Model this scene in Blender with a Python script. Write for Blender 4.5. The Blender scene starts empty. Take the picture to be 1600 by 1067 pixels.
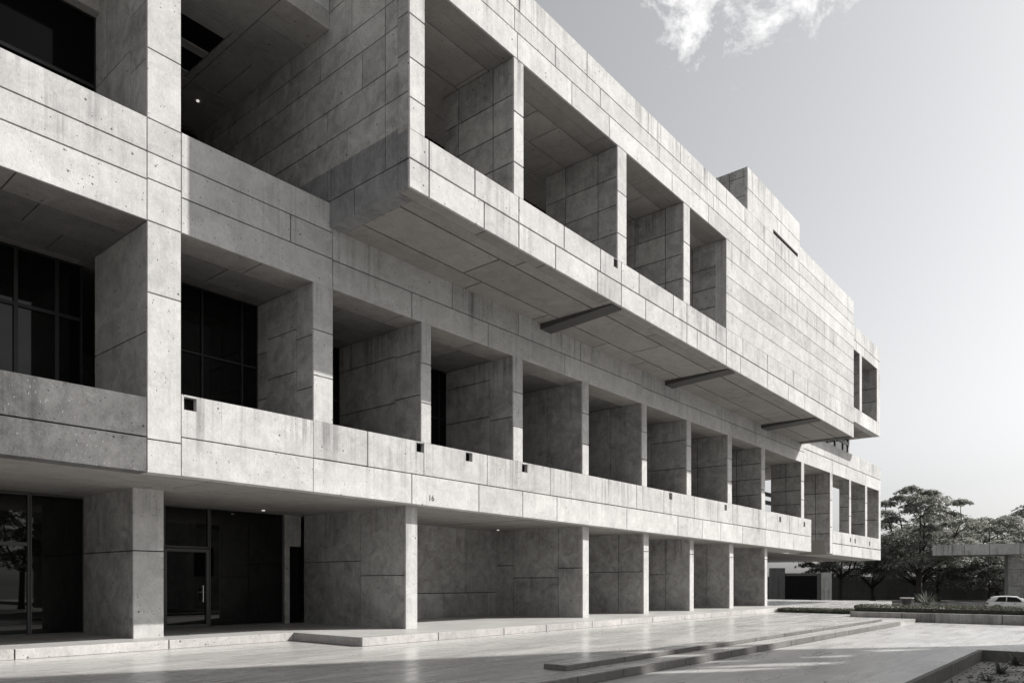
import bpy, bmesh, math, random
from mathutils import Vector, Matrix, noise as mnoise
scn = bpy.context.scene
COL = scn.collection
R = math.radians

# ------------------------------------------------------------------ materials
def new_mat(name):
    m = bpy.data.materials.new(name); m.use_nodes = True
    nt = m.node_tree; nt.nodes.clear()
    out = nt.nodes.new('ShaderNodeOutputMaterial')
    b = nt.nodes.new('ShaderNodeBsdfPrincipled')
    nt.links.new(b.outputs[0], out.inputs[0])
    return m, nt, b

def N(nt, typ, **kw):
    n = nt.nodes.new(typ)
    for k, v in kw.items(): setattr(n, k, v)
    return n

def setin(nt, sock, v):
    if isinstance(v, bpy.types.NodeSocket): nt.links.new(v, sock)
    else: sock.default_value = v

def math_n(nt, op, a, b=0.0, clamp=False):
    n = N(nt, 'ShaderNodeMath', operation=op, use_clamp=clamp)
    setin(nt, n.inputs[0], a); setin(nt, n.inputs[1], b)
    return n.outputs[0]

def noise_n(nt, vec, scale, detail=4, rough=.55, dist=0.0):
    n = N(nt, 'ShaderNodeTexNoise')
    nt.links.new(vec, n.inputs['Vector'])
    n.inputs['Scale'].default_value = scale; n.inputs['Detail'].default_value = detail
    n.inputs['Roughness'].default_value = rough; n.inputs['Distortion'].default_value = dist
    return n.outputs[0]

def mapr(nt, v, a, b, c, d):
    n = N(nt, 'ShaderNodeMapRange')
    setin(nt, n.inputs[0], v)
    for i, x in enumerate((a, b, c, d)): n.inputs[i+1].default_value = x
    return n.outputs[0]

def mapping(nt, vec, scale=(1, 1, 1), loc=(0, 0, 0), rot=(0, 0, 0)):
    n = N(nt, 'ShaderNodeMapping')
    nt.links.new(vec, n.inputs[0])
    n.inputs[1].default_value = loc; n.inputs[2].default_value = rot; n.inputs[3].default_value = scale
    return n.outputs[0]

def tint(nt, val, col):
    n = N(nt, 'ShaderNodeMix', data_type='RGBA', blend_type='MULTIPLY')
    n.inputs[0].default_value = 1.0
    c = N(nt, 'ShaderNodeCombineColor')
    for i in range(3): nt.links.new(val, c.inputs[i])
    nt.links.new(c.outputs[0], n.inputs[6]); n.inputs[7].default_value = (*col, 1)
    return n.outputs[2]

def concrete(name, base=.36, col=(1, .99, .965), streak=.5, island=.10, rough=.85, grain=1.0, blotch=1.0, fleck=0):
    m, nt, b = new_mat(name)
    tc = N(nt, 'ShaderNodeTexCoord').outputs['Object']
    geo = N(nt, 'ShaderNodeNewGeometry')
    n1 = mapr(nt, noise_n(nt, tc, .45, 5, .6, .4), .3, .7, -.10*blotch, .10*blotch)
    n2 = mapr(nt, noise_n(nt, tc, 2.2, 6, .65, .8), .3, .7, -.15*blotch, .15*blotch)
    n3 = mapr(nt, noise_n(nt, mapping(nt, tc, (1, 1, .55), rot=(.3, .2, .5)), 16, 4, .7, 1.2), .3, .7, -.11*grain, .11*grain)
    isl = mapr(nt, geo.outputs['Random Per Island'], 0, 1, -island, island)
    st = noise_n(nt, mapping(nt, tc, (4.2, 4.2, .13)), 1.0, 4, .6)
    gate = mapr(nt, noise_n(nt, mapping(nt, tc, (.5, .5, .42)), 1.0, 3, .55), .40, .60, 0, 1)
    uvn = N(nt, 'ShaderNodeUVMap'); sx = N(nt, 'ShaderNodeSeparateXYZ'); nt.links.new(uvn.outputs[0], sx.inputs[0])
    dn = noise_n(nt, mapping(nt, tc, (3.1, 3.1, .0)), 1.0, 3, .6)
    fall = mapr(nt, math_n(nt, 'SUBTRACT', sx.outputs[1], mapr(nt, dn, .35, .65, -.1, 1.0)), 0, .9, 1.0, .22)
    drip = mapr(nt, noise_n(nt, mapping(nt, tc, (8, 8, .10), loc=(3, 7, 0)), 1.0, 3, .6), .50, .68, 0, .75)
    sm = math_n(nt, 'MULTIPLY', math_n(nt, 'MAXIMUM', mapr(nt, st, .50, .66, 0, 1), drip), math_n(nt, 'MULTIPLY', gate, fall))
    v = math_n(nt, 'ADD', math_n(nt, 'ADD', n1, n2), math_n(nt, 'ADD', n3, isl))
    v = math_n(nt, 'ADD', v, 1.0)
    v = math_n(nt, 'MULTIPLY', v, math_n(nt, 'SUBTRACT', 1.0, math_n(nt, 'MULTIPLY', sm, streak)))
    # tie holes and air bubbles
    def pits(scale, rad):
        vo = N(nt, 'ShaderNodeTexVoronoi'); vo.inputs['Scale'].default_value = scale
        nt.links.new(tc, vo.inputs['Vector'])
        return mapr(nt, vo.outputs['Distance'], rad*.65, rad, 1, 0)
    p = math_n(nt, 'MAXIMUM', pits(2.6, .078), pits(6.5, .105))
    p = math_n(nt, 'MAXIMUM', p, math_n(nt, 'MULTIPLY', pits(15, .15), .5))
    v = math_n(nt, 'MULTIPLY', v, math_n(nt, 'SUBTRACT', 1.0, math_n(nt, 'MULTIPLY', p, .72)))
    if fleck:
        fv = N(nt, 'ShaderNodeTexVoronoi'); fv.inputs['Scale'].default_value = 9
        nt.links.new(mapping(nt, tc, (1.6, 1.6, .8), rot=(.2, .7, .1)), fv.inputs['Vector'])
        fg = mapr(nt, noise_n(nt, tc, .9, 3, .6), .45, .62, 0, 1)
        v = math_n(nt, 'ADD', v, math_n(nt, 'MULTIPLY', mapr(nt, fv.outputs['Distance'], .08, .17, fleck, 0), fg))
    v = math_n(nt, 'MULTIPLY', v, base)
    nt.links.new(tint(nt, v, col), b.inputs['Base Color'])
    b.inputs['Roughness'].default_value = rough
    b.inputs['Specular IOR Level'].default_value = .3
    bp = N(nt, 'ShaderNodeBump'); bp.inputs['Strength'].default_value = .35; bp.inputs['Distance'].default_value = .02
    h = math_n(nt, 'SUBTRACT', noise_n(nt, mapping(nt, tc, (1, 1, .6), rot=(.3, .2, .5)), 14, 6, .7, 1.0), math_n(nt, 'MULTIPLY', p, 1.2))
    nt.links.new(h, bp.inputs['Height']); nt.links.new(bp.outputs[0], b.inputs['Normal'])
    return m

def plain(name, col, rough=.6, metal=0.0, spec=.5, vary=0.0, scale=6.0, coat=0.0):
    m, nt, b = new_mat(name)
    b.inputs['Roughness'].default_value = rough; b.inputs['Metallic'].default_value = metal
    b.inputs['Specular IOR Level'].default_value = spec; b.inputs['Coat Weight'].default_value = coat
    if vary:
        tc = N(nt, 'ShaderNodeTexCoord').outputs['Object']
        v = mapr(nt, noise_n(nt, tc, scale, 5, .6), .25, .75, 1-vary, 1+vary)
        nt.links.new(tint(nt, v, col), b.inputs['Base Color'])
    else: b.inputs['Base Color'].default_value = (*col, 1)
    return m

def paving(name, base, col, bw, bh, rlo, rhi, rot=0.0, mortar=.011):
    m, nt, b = new_mat(name)
    tc = N(nt, 'ShaderNodeTexCoord').outputs['Object']
    br = N(nt, 'ShaderNodeTexBrick'); br.offset = .5
    nt.links.new(mapping(nt, tc, rot=(0, 0, rot)), br.inputs['Vector'])
    br.inputs['Scale'].default_value = 1; br.inputs['Brick Width'].default_value = bw; br.inputs['Row Height'].default_value = bh
    br.inputs['Mortar Size'].default_value = mortar; br.inputs['Mortar Smooth'].default_value = .3
    br.inputs['Color1'].default_value = (1, 1, 1, 1); br.inputs['Color2'].default_value = (.86, .86, .86, 1)
    br.inputs['Mortar'].default_value = (.42, .42, .42, 1)
    n1 = mapr(nt, noise_n(nt, mapping(nt, tc, (.35, 1.4, 1)), 1.0, 6, .6, .6), .3, .7, -.16, .16)
    n2 = mapr(nt, noise_n(nt, mapping(nt, tc, (1.2, 6, 1)), 1.0, 5, .65, .4), .3, .7, -.09, .09)
    v = math_n(nt, 'MULTIPLY', math_n(nt, 'ADD', math_n(nt, 'ADD', n1, n2), 1.0), base)
    vo = N(nt, 'ShaderNodeTexVoronoi'); vo.inputs['Scale'].default_value = .9; nt.links.new(tc, vo.inputs['Vector'])
    sp = mapr(nt, vo.outputs['Distance'], .02, .05, .4, 1)
    v = math_n(nt, 'MULTIPLY', v, sp)
    mx = N(nt, 'ShaderNodeMix', data_type='RGBA', blend_type='MULTIPLY'); mx.inputs[0].default_value = 1
    nt.links.new(tint(nt, v, col), mx.inputs[6]); nt.links.new(br.outputs[0], mx.inputs[7])
    nt.links.new(mx.outputs[2], b.inputs['Base Color'])
    nt.links.new(mapr(nt, noise_n(nt, mapping(nt, tc, (.5, 2.2, 1)), 1.0, 5, .6, .5), .3, .7, rlo, rhi), b.inputs['Roughness'])
    b.inputs['Specular IOR Level'].default_value = .5
    bp = N(nt, 'ShaderNodeBump'); bp.inputs['Strength'].default_value = .25; bp.inputs['Distance'].default_value = .004
    nt.links.new(br.outputs[1], bp.inputs['Height']); bp.invert = True
    nt.links.new(bp.outputs[0], b.inputs['Normal'])
    return m

def foliage(name, col, vary=.45):
    m, nt, b = new_mat(name)
    geo = N(nt, 'ShaderNodeNewGeometry')
    v = mapr(nt, geo.outputs['Random Per Island'], 0, 1, 1-vary, 1+vary)
    nt.links.new(tint(nt, v, col), b.inputs['Base Color'])
    b.inputs['Roughness'].default_value = .5; b.inputs['Specular IOR Level'].default_value = .35
    tr = N(nt, 'ShaderNodeBsdfTranslucent'); ms = N(nt, 'ShaderNodeMixShader'); ms.inputs[0].default_value = .35
    nt.links.new(tint(nt, v, col), tr.inputs['Color'])
    out = [q for q in nt.nodes if q.type == 'OUTPUT_MATERIAL'][0]
    nt.links.new(b.outputs[0], ms.inputs[1]); nt.links.new(tr.outputs[0], ms.inputs[2]); nt.links.new(ms.outputs[0], out.inputs[0])
    return m

M = {}
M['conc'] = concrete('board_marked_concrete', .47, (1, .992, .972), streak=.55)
M['fin'] = concrete('shade_toned_concrete', .355, (1, .985, .95), streak=.45, island=.12, blotch=1.9, grain=1.3)  # pier and fin sides: shade put into the darker tone
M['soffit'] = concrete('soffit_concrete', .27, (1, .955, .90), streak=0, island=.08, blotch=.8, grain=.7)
M['fin_dark'] = concrete('darker_foot_concrete', .225, (.98, .985, 1), streak=.4, island=.06, blotch=1.6, grain=1.3)  # darker concrete for the lowest rows of the side wall
M['soffit_dark'] = concrete('shade_darkened_soffit', .12, (1, .95, .89), streak=0, island=.06, blotch=.8)  # soffit copy with shade put into its colour, for the far wing
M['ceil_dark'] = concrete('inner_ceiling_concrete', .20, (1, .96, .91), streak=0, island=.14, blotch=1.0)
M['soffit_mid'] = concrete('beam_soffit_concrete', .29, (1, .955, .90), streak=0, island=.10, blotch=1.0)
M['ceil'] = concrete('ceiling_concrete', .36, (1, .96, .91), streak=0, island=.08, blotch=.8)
M['conc_fleck'] = concrete('dark_flecked_concrete', .125, (1, .99, .97), streak=.45, grain=2.0, blotch=1.9, island=.04, fleck=1.6)  # darker, coarser, flecked concrete for the left parapet
M['kerb'] = concrete('kerb_granite', .42, (1, .965, .94), streak=.2, grain=1.6, island=.10)
M['riser'] = concrete('step_granite', .165, (1, .96, .92), streak=.2, grain=1.6, island=.12)
M['dark_conc'] = concrete('dark_concrete', .10, (1, 1, 1), streak=.3)
M['conc_wall'] = concrete('blank_wall_concrete', .415, (1, .992, .972), streak=.55, blotch=1.25)  # slightly darker base for the blank front wall
M['joint'] = plain('open_joint', (.05, .05, .048), .9)
M['plaza'] = paving('polished_paving', .46, (1, .985, .955), 2.4, 1.2, .17, .36)
M['lower'] = paving('lower_paving', .45, (1, .99, .97), 2.4, 1.2, .22, .40)
M['terrace'] = paving('terrace_paving', .42, (1, .98, .95), 1.8, 1.2, .4, .55)
M['glass'] = plain('dark_glass', (.005, .005, .005), .03, 0, .26)
M['glass_dark'] = plain('unlit_glass', (.004, .004, .004), .05, 0, .06)
M['glass_entrance'] = plain('entrance_glass', (.004, .004, .004), .015, 0, .55)
M['frame'] = plain('dark_bronze_frame', (.028, .028, .028), .45, .4)
M['lightframe'] = plain('grey_frame', (.11, .11, .11), .5, .3)
M['steel'] = plain('dark_steel', (.07, .068, .065), .6, .2, vary=.2)
M['black'] = plain('black_void', (.008, .008, .008), .9, 0, .1)
M['handle'] = plain('brushed_steel', (.6, .6, .6), .3, 1.0)
M['paint'] = plain('black_stencil', (.012, .012, .012), .8)
M['street'] = plain('street_asphalt', (.11, .11, .105), .85, vary=.2, scale=.6)
M['soil'] = plain('dry_soil', (.27, .265, .25), .95, vary=.4, scale=3)
M['litter'] = plain('leaf_litter', (.03, .03, .026), .9)
M['bark'] = plain('bark', (.035, .032, .028), .9, vary=.35, scale=9)
M['leaf'] = foliage('leaf', (.27, .274, .245))
M['leaf_far'] = foliage('leaf_far', (.31, .314, .285))
M['leaf_dark'] = foliage('leaf_dark', (.12, .123, .108))
M['hedge'] = foliage('hedge_leaf', (.085, .088, .062))
M['agave'] = foliage('agave_leaf', (.09, .095, .08), .3)
M['carpaint'] = plain('white_car_paint', (.72, .72, .71), .25, 0, .5, coat=.6)
M['tyre'] = plain('tyre_rubber', (.012, .012, .012), .8)
M['rim'] = plain('alloy_rim', (.45, .45, .45), .35, .8)
M['lampred'] = plain('tail_lamp', (.10, .02, .02), .2)
M['lampclear'] = plain('head_lamp', (.5, .5, .5), .1)
M['trim'] = plain('black_trim', (.015, .015, .015), .5)
m, nt, b = new_mat('lit_lamp'); b.inputs['Base Color'].default_value = (.8, .8, .8, 1)
b.inputs['Emission Color'].default_value = (1, .96, .88, 1); b.inputs['Emission Strength'].default_value = .45
M['lamp'] = m

# ------------------------------------------------------------------ object helpers
def obj(name, bm, mat, parent=None, smooth=False, label=None):
    me = bpy.data.meshes.new(name)
    mats = mat if isinstance(mat, (list, tuple)) else [mat, mat, M['joint'], mat]
    if parent is not None:                      # mesh coordinates are world; make them local to the thing
        off = Vector((0, 0, 0)); p = parent
        while p is not None: off += p.location; p = p.parent
        bmesh.ops.translate(bm, verts=bm.verts, vec=-off)
    bmesh.ops.recalc_face_normals(bm, faces=bm.faces) if smooth else None
    bm.to_mesh(me); bm.free()
    for q in (mats if any(p.material_index for p in me.polygons) else mats[:1]): me.materials.append(q)
    if smooth:
        for p in me.polygons: p.use_smooth = True
    o = bpy.data.objects.new(name, me); COL.objects.link(o)
    if parent is not None: o.parent = parent
    if label: o['label'] = label
    return o

def thing(name, label, cat, loc=(0, 0, 0), group=None):
    o = bpy.data.objects.new(name, None); COL.objects.link(o); o.location = loc
    o.empty_display_size = .3
    o['label'] = label; o['category'] = cat
    if group: o['group'] = group
    return o

def tag(o, label=None, cat=None, group=None, kind=None):
    if label: o['label'] = label
    if cat: o['category'] = cat
    if group: o['group'] = group
    if kind: o['kind'] = kind
    return o

def box(bm, lo, hi, skip=(), mi=0, fm=None):
    x0, y0, z0 = lo; x1, y1, z1 = hi
    v = [bm.verts.new(p) for p in ((x0,y0,z0),(x1,y0,z0),(x1,y1,z0),(x0,y1,z0),(x0,y0,z1),(x1,y0,z1),(x1,y1,z1),(x0,y1,z1))]
    F = {'-z':(0,3,2,1),'+z':(4,5,6,7),'-y':(0,1,5,4),'+x':(1,2,6,5),'+y':(2,3,7,6),'-x':(3,0,4,7)}
    for k, f in F.items():
        if k not in skip: bm.faces.new([v[i] for i in f]).material_index = fm[k] if fm and k in fm else mi
    return v

def panel(bm, p0, p1, a, ua, va, neg, mi, ch=.007):
    """cast panel: four sides, a small chamfer round the outer face"""
    back, front = (p1[a], p0[a]) if neg else (p0[a], p1[a])
    mid = front + (ch if neg else -ch)
    c = min(ch, (p1[ua]-p0[ua])*.2, (p1[va]-p0[va])*.2)
    def ring(d, i):
        out = []
        for u, v in ((p0[ua]+i, p0[va]+i), (p1[ua]-i, p0[va]+i), (p1[ua]-i, p1[va]-i), (p0[ua]+i, p1[va]-i)):
            q = [0, 0, 0]; q[a] = d; q[ua] = u; q[va] = v; out.append(bm.verts.new(q))
        return out
    r = [ring(back, 0), ring(mid, 0), ring(front, c)]
    flip = (neg != (a == 1))
    def f(vs):
        bm.faces.new(vs[::-1] if flip else vs).material_index = mi
    for q, w in zip(r, r[1:]):
        for i in range(4): f([q[i], q[(i+1) % 4], w[(i+1) % 4], w[i]])
    f(r[2])

OPP = {'-x':'+x','+x':'-x','-y':'+y','+y':'-y','-z':'+z','+z':'-z'}
def slab(bm, lo, hi, faces, gap=.02, th=.05):
    gap *= 1.3 if gap < .03 else .85
    uvl = bm.loops.layers.uv.verify(); nf0 = len(bm.faces); ztop = hi[2]
    """solid slab whose listed faces carry separate cast panels with open joints between them"""
    lo = list(lo); hi = list(hi); clo = lo[:]; chi = hi[:]
    for k in faces:
        a = 'xyz'.index(k[1])
        if k[0] == '-': clo[a] += th
        else: chi[a] -= th
    box(bm, clo, chi, mi=0, fm={q: 2 for q in faces})
    for k, rects in faces.items():
        a = 'xyz'.index(k[1]); ua, va = [i for i in range(3) if i != a]
        # extents available to this face: y-panels own the vertical corners, x-panels come next, z-panels last
        elo, ehi = lo[:], hi[:]
        order = {'y': (), 'x': ('y',), 'z': ('y', 'x')}[k[1]]
        for q in faces:
            if q[1] in order:
                qa = 'xyz'.index(q[1])
                if q[0] == '-': elo[qa] += th
                else: ehi[qa] -= th
        for rc_ in rects:
            u0, v0, u1, v1 = rc_[:4]; hl = rc_[4] if len(rc_) > 4 else ()
            p0, p1 = [0]*3, [0]*3
            for ax, c0, c1 in ((ua, u0, u1), (va, v0, v1)):
                s0 = c0 + gap/2 if c0 > lo[ax] + 1e-4 else elo[ax]
                s1 = c1 - gap/2 if c1 < hi[ax] - 1e-4 else ehi[ax]
                s0 = max(s0, elo[ax]); s1 = min(s1, ehi[ax])
                p0[ax], p1[ax] = s0, s1
            if p1[ua]-p0[ua] < .005 or p1[va]-p0[va] < .005: continue
            if k[0] == '-': p0[a], p1[a] = lo[a], clo[a]
            else: p0[a], p1[a] = chi[a], hi[a]
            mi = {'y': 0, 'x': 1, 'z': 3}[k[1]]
            if not hl: panel(bm, p0, p1, a, ua, va, k[0] == '-', mi); continue
            us = sorted({p0[ua], p1[ua]} | {min(max(q, p0[ua]), p1[ua]) for h in hl for q in (h[0], h[2])})
            vs_ = sorted({p0[va], p1[va]} | {min(max(q, p0[va]), p1[va]) for h in hl for q in (h[1], h[3])})
            nu, nv = len(us)-1, len(vs_)-1
            def solid(i, j):
                if not (0 <= i < nu and 0 <= j < nv): return False
                cu_, cv_ = (us[i]+us[i+1])/2, (vs_[j]+vs_[j+1])/2
                return not any(h[0] < cu_ < h[2] and h[1] < cv_ < h[3] for h in hl)
            made = []
            for i in range(nu):
                for j in range(nv):
                    if not solid(i, j): continue
                    q0, q1 = p0[:], p1[:]
                    q0[ua], q1[ua], q0[va], q1[va] = us[i], us[i+1], vs_[j], vs_[j+1]
                    sk = [OPP[k]]
                    for di, dj, f_ in ((-1, 0, '-' + 'xyz'[ua]), (1, 0, '+' + 'xyz'[ua]), (0, -1, '-' + 'xyz'[va]), (0, 1, '+' + 'xyz'[va])):
                        if solid(i+di, j+dj): sk.append(f_)
                    made += box(bm, q0, q1, skip=sk, mi=mi)
            bmesh.ops.remove_doubles(bm, verts=made, dist=.0005)
    bm.faces.ensure_lookup_table()
    for fi in range(nf0, len(bm.faces)):
        for lp in bm.faces[fi].loops: lp[uvl].uv = (lp.vert.co.x*.1, ztop - lp.vert.co.z)

def cuts(rng, a, b, step, jit=.35, fixed=()):
    out = [a]; x = a
    while True:
        x += step*(1 + rng.uniform(-jit, jit))
        if x > b - step*.45: break
        out.append(x)
    out += [f for f in fixed if a < f < b]
    out.append(b); out.sort()
    res = [out[0]]
    for q in out[1:]:
        if q - res[-1] > .25 or q == b: res.append(q)
    return res

def grid(rng, u0, u1, rows, step, jit=.35, fixed=()):
    r = []
    for v0, v1 in zip(rows, rows[1:]):
        c = cuts(rng, u0, u1, step, jit, fixed)
        r += [(a, v0, b_, v1) for a, b_ in zip(c, c[1:])]
    return r

def gridv(rng, u0, u1, v0, v1, cols, step, jit=.3):
    """columns first, horizontal cuts inside each (panels on the fin sides)"""
    r = []
    for a, b_ in zip(cols, cols[1:]):
        c = cuts(rng, v0, v1, step, jit)
        r += [(a, p, b_, q) for p, q in zip(c, c[1:])]
    return r

def hole(rects, h):
    """cut the rectangle h out of a list of panel rectangles"""
    hx0, hy0, hx1, hy1 = h; out = []
    for (x0, y0, x1, y1) in rects:
        if hx1 <= x0 or hx0 >= x1 or hy1 <= y0 or hy0 >= y1: out.append((x0, y0, x1, y1)); continue
        out += [q for q in ((x0, y0, hx0, y1), (hx1, y0, x1, y1), (max(x0, hx0), y0, min(x1, hx1), hy0), (max(x0, hx0), hy1, min(x1, hx1), y1)) if q[2]-q[0] > .01 and q[3]-q[1] > .01]
    return out

def punch(rects, h):
    """attach a small opening to the panels it falls in"""
    out = []
    for r in rects:
        if h[2] <= r[0] or h[0] >= r[2] or h[3] <= r[1] or h[1] >= r[3]: out.append(r)
        else: out.append((*r[:4], (r[4] if len(r) > 4 else []) + [h]))
    return out

def shear(bm, x0, k, zlo, zhi):
    """let an underside fall gently to one end, as the drainage falls of the slab do"""
    for v in bm.verts:
        w = min(1, max(0, (zhi - v.co.z)/(zhi - zlo)))
        v.co.z += k*(v.co.x - x0)*w

def tube(bm, pts, radii, seg=8):
    rings = []
    for i, p in enumerate(pts):
        d = (pts[min(i+1, len(pts)-1)] - pts[max(i-1, 0)]).normalized()
        u = d.orthogonal().normalized() if i == 0 else (uprev - d*uprev.dot(d)).normalized()
        uprev = u; w = d.cross(u)
        rings.append([bm.verts.new(p + (u*math.cos(t*2*math.pi/seg) + w*math.sin(t*2*math.pi/seg))*radii[i]) for t in range(seg)])
    for a, b_ in zip(rings, rings[1:]):
        for t in range(seg): bm.faces.new((a[t], a[(t+1) % seg], b_[(t+1) % seg], b_[t]))
    bm.faces.new(rings[0][::-1]); bm.faces.new(rings[-1])

def prism(bm, poly, z0, z1):
    a = [bm.verts.new((x, y, z0)) for x, y in poly]; b_ = [bm.verts.new((x, y, z1)) for x, y in poly]
    n = len(poly)
    bm.faces.new(a[::-1]); bm.faces.new(b_)
    for i in range(n): bm.faces.new((a[i], a[(i+1) % n], b_[(i+1) % n], b_[i]))

# ------------------------------------------------------------------ ground
def structure(name, bm, mat): return tag(obj(name, bm, mat), kind='structure')
bm = bmesh.new(); box(bm, (-600, -600, -1.6), (900, 900, -1.1)); structure('street', bm, M['street'])
bm = bmesh.new(); prism(bm, [(-45, 6.98), (37.4, 6.98), (37.4, 9.0), (54, 9.0), (54, 13), (68, 15.2), (68, 40), (-45, 40)], -1.05, 0.0); structure('plaza', bm, M['plaza'])
bm = bmesh.new(); prism(bm, [(-45, 2.9), (21.9, 2.9), (21.9, -45), (37.4, -45), (37.4, 6.975), (-45, 6.975)], -1.04, -.15); structure('lower_plaza', bm, M['lower'])
bm = bmesh.new(); box(bm, (-45, -45, -1.0), (21.87, 2.87, -.42)); structure('soil_bed', bm, M['soil'])
rng = random.Random(5)
# low paved curb strip on the plaza, and the step edge below it
bm = bmesh.new(); slab(bm, (10.5, 7.55, .003), (32.2, 8.06, .095), {'-y': grid(rng, 10.5, 32.2, [.003, .095], 1.8), '-x': [(7.55, .003, 8.06, .095)]}, .02)
structure('step_upper', bm, M['riser'])
bm = bmesh.new(); prism(bm, [(10.515, 7.565), (32.19, 7.565), (32.19, 8.05), (10.515, 8.05)], .097, .101); structure('step_tread', bm, M['plaza'])
bm = bmesh.new(); slab(bm, (-20, 6.93, -.147), (32.4, 6.978, .004), {'-y': grid(rng, -20, 32.4, [-.147, .004], 1.8)}, .015, .02)
structure('step_lower', bm, M['riser'])
bm = bmesh.new(); slab(bm, (-45, 2.80, -.6), (21.83, 2.90, -.145), {'-y': grid(rng, -45, 21.83, [-.6, -.145], 1.1)}, .015, .03)
slab(bm, (21.83, -45, -.6), (21.93, 2.90, -.145), {'-x': grid(rng, -45, 2.9, [-.6, -.145], 1.5)}, .015, .03)
structure('bed_edging', bm, M['riser'])
# raised terrace along the building
PZ = .214
bm = bmesh.new()
slab(bm, (-30, 17.14, .003), (11.32, 24, PZ), {'-y': grid(rng, -30, 11.32, [.003, PZ], 2.6)}, .02, .03)
slab(bm, (11.322, 14.23, .003), (42.6, 24, PZ), {'-y': grid(rng, 11.322, 42.6, [.003, PZ], 2.3), '-x': [(14.23, .003, 24, PZ)], '+x': [(14.23, .003, 24, PZ)]}, .02, .03)
structure('terrace', bm, M['kerb'])
bm = bmesh.new(); prism(bm, [(-30, 17.16), (11.34, 17.16), (11.34, 14.25), (42.58, 14.25), (42.58, 23.9), (-30, 23.9)], PZ+.002, PZ+.006); structure('terrace_paving', bm, M['terrace'])

# ------------------------------------------------------------------ the concrete building
B = thing('concrete_building', 'long grey concrete building with stacked deep bays and a cantilevered top storey', 'building', (25, 15.5, 0))
rng = random.Random(11)
Y0 = 15.5; YC = 12.5; YF = 15.93
SILL = 5.58; TOP = 9.03; BB = 3.83
zb = lambda x: BB - .0075*(x - 8)

# --- ground floor
def fin(name, x0, x1, y0, y1, z0, z1, cols, step, gap=.022, mat=None, rows=None, front=None):
    bm = bmesh.new()
    side = gridv(rng, y0, y1, z0, z1, cols, step) if rows is None else [(a, p, b_, q) for a, b_ in zip(cols, cols[1:]) for p, q in zip(rows, rows[1:])]
    fr = [(x0, a, x1, b_) for a, b_ in zip(front, front[1:])] if front else [(x0, z0, x1, z1)]
    slab(bm, (x0, y0, z0), (x1, y1, z1), {'-y': fr, '-x': side}, gap)
    return obj(name, bm, [M['conc'], M['fin'], M['joint'], M['fin']], B)  # sunlit fronts get the brighter concrete, shaded sides the darker copy
fin('column', 7.6, 8.32, 18.14, 21.15, PZ, 3.9, [18.14, 21.15], 9, .02, rows=[PZ, 2.32, 3.9], front=[PZ, 2.32, 3.9])
fin('fin_wall', 14.24, 14.69, YF, 20.95, PZ, 3.9, [YF, 18.0, 20.95], 1.6, .016, front=[PZ, 3.9])
fin('fin_wall', 23.21, 23.62, YF, 20.4, PZ, 3.9, [YF, 17.1, 19.4, 20.4], 1.9, .022, front=[PZ, 3.9])
for i, (a, b_) in enumerate(((27.82, 28.25), (32.15, 32.57), (36.71, 37.2), (41.57, 41.96))):
    fin('fin_wall', a, b_, YF, 20.4, PZ, 3.8, [YF, 17.2, 20.4] if i < 3 else [YF, 20.4], 2.4, .03, front=[PZ, 2.9, 3.8])
fin('fin_wall', 38.9, 39.35, 17.6, 20.4, PZ, 3.8, [17.6, 20.4], 2.4, .03)
bm = bmesh.new(); slab(bm, (14.69, 20.34, PZ), (41.57, 20.7, 3.9), {'-y': grid(rng, 14.69, 41.57, [PZ, 1.15, 3.9], 3.2)}, .022); obj('back_wall', bm, M['fin'], B)
bm = bmesh.new(); slab(bm, (41.96, 21.6, 0), (43.3, 23.2, 3.7), {'-x': [(21.6, 0, 23.2, 3.7)], '-y': [(41.96, 0, 43.3, 3.7)]}, .03); obj('pillar', bm, M['fin'], B)
bm = bmesh.new(); slab(bm, (13.62, 21.1, PZ), (13.80, 21.5, 3.9), {'-y': [(13.62, PZ, 13.8, 3.9)]}); obj('door_jamb', bm, M['fin'], B)
bm = bmesh.new(); slab(bm, (13.81, 21.12, 2.75), (14.24, 21.5, 3.9), {'-y': [(13.81, 2.75, 14.24, 3.9)]}); obj('lintel', bm, M['fin'], B)

# --- glazing
def glazing(x0, x1, y, z0, z1, mx, mz, mat='frame', w=.06, name='window', gl='glass'):
    bm = bmesh.new()
    xs = [x0] + list(mx) + [x1]
    for i, x in enumerate(xs):
        h = w if 0 < i < len(xs)-1 else w*.8
        box(bm, (max(x0, x-h/2), y-.05, z0), (min(x1, x+h/2), y+.05, z1))
    for z in [z0] + list(mz) + [z1]:
        for a, b_ in zip(xs, xs[1:]):
            box(bm, (a+w/2, y-.044, max(z0, z-w/2)), (b_-w/2, y+.046, min(z1, z+w/2)))
    fr = obj(name, bm, M[mat], B)
    bm = bmesh.new(); box(bm, (x0+.01, y+.005, z0+.01), (x1-.01, y+.025, z1-.01)); obj('pane', bm, M[gl], fr)
    return fr
glazing(-6, 6.35, 21.2, PZ+.01, 3.8, [-3.5, -1, 1.5, 3.9], [2.52], 'lightframe', .09, gl='glass_entrance')
glazing(6.37, 7.62, 21.2, PZ+.01, 3.8, [], [], 'lightframe', .07, gl='glass_entrance')
glazing(8.32, 11.06, 21.2, 2.58, 3.8, [9.7], [], 'lightframe', .09, gl='glass_entrance')
glazing(11.08, 13.60, 21.2, PZ+.01, 3.8, [], [], 'lightframe', .07, gl='glass_entrance')
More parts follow.
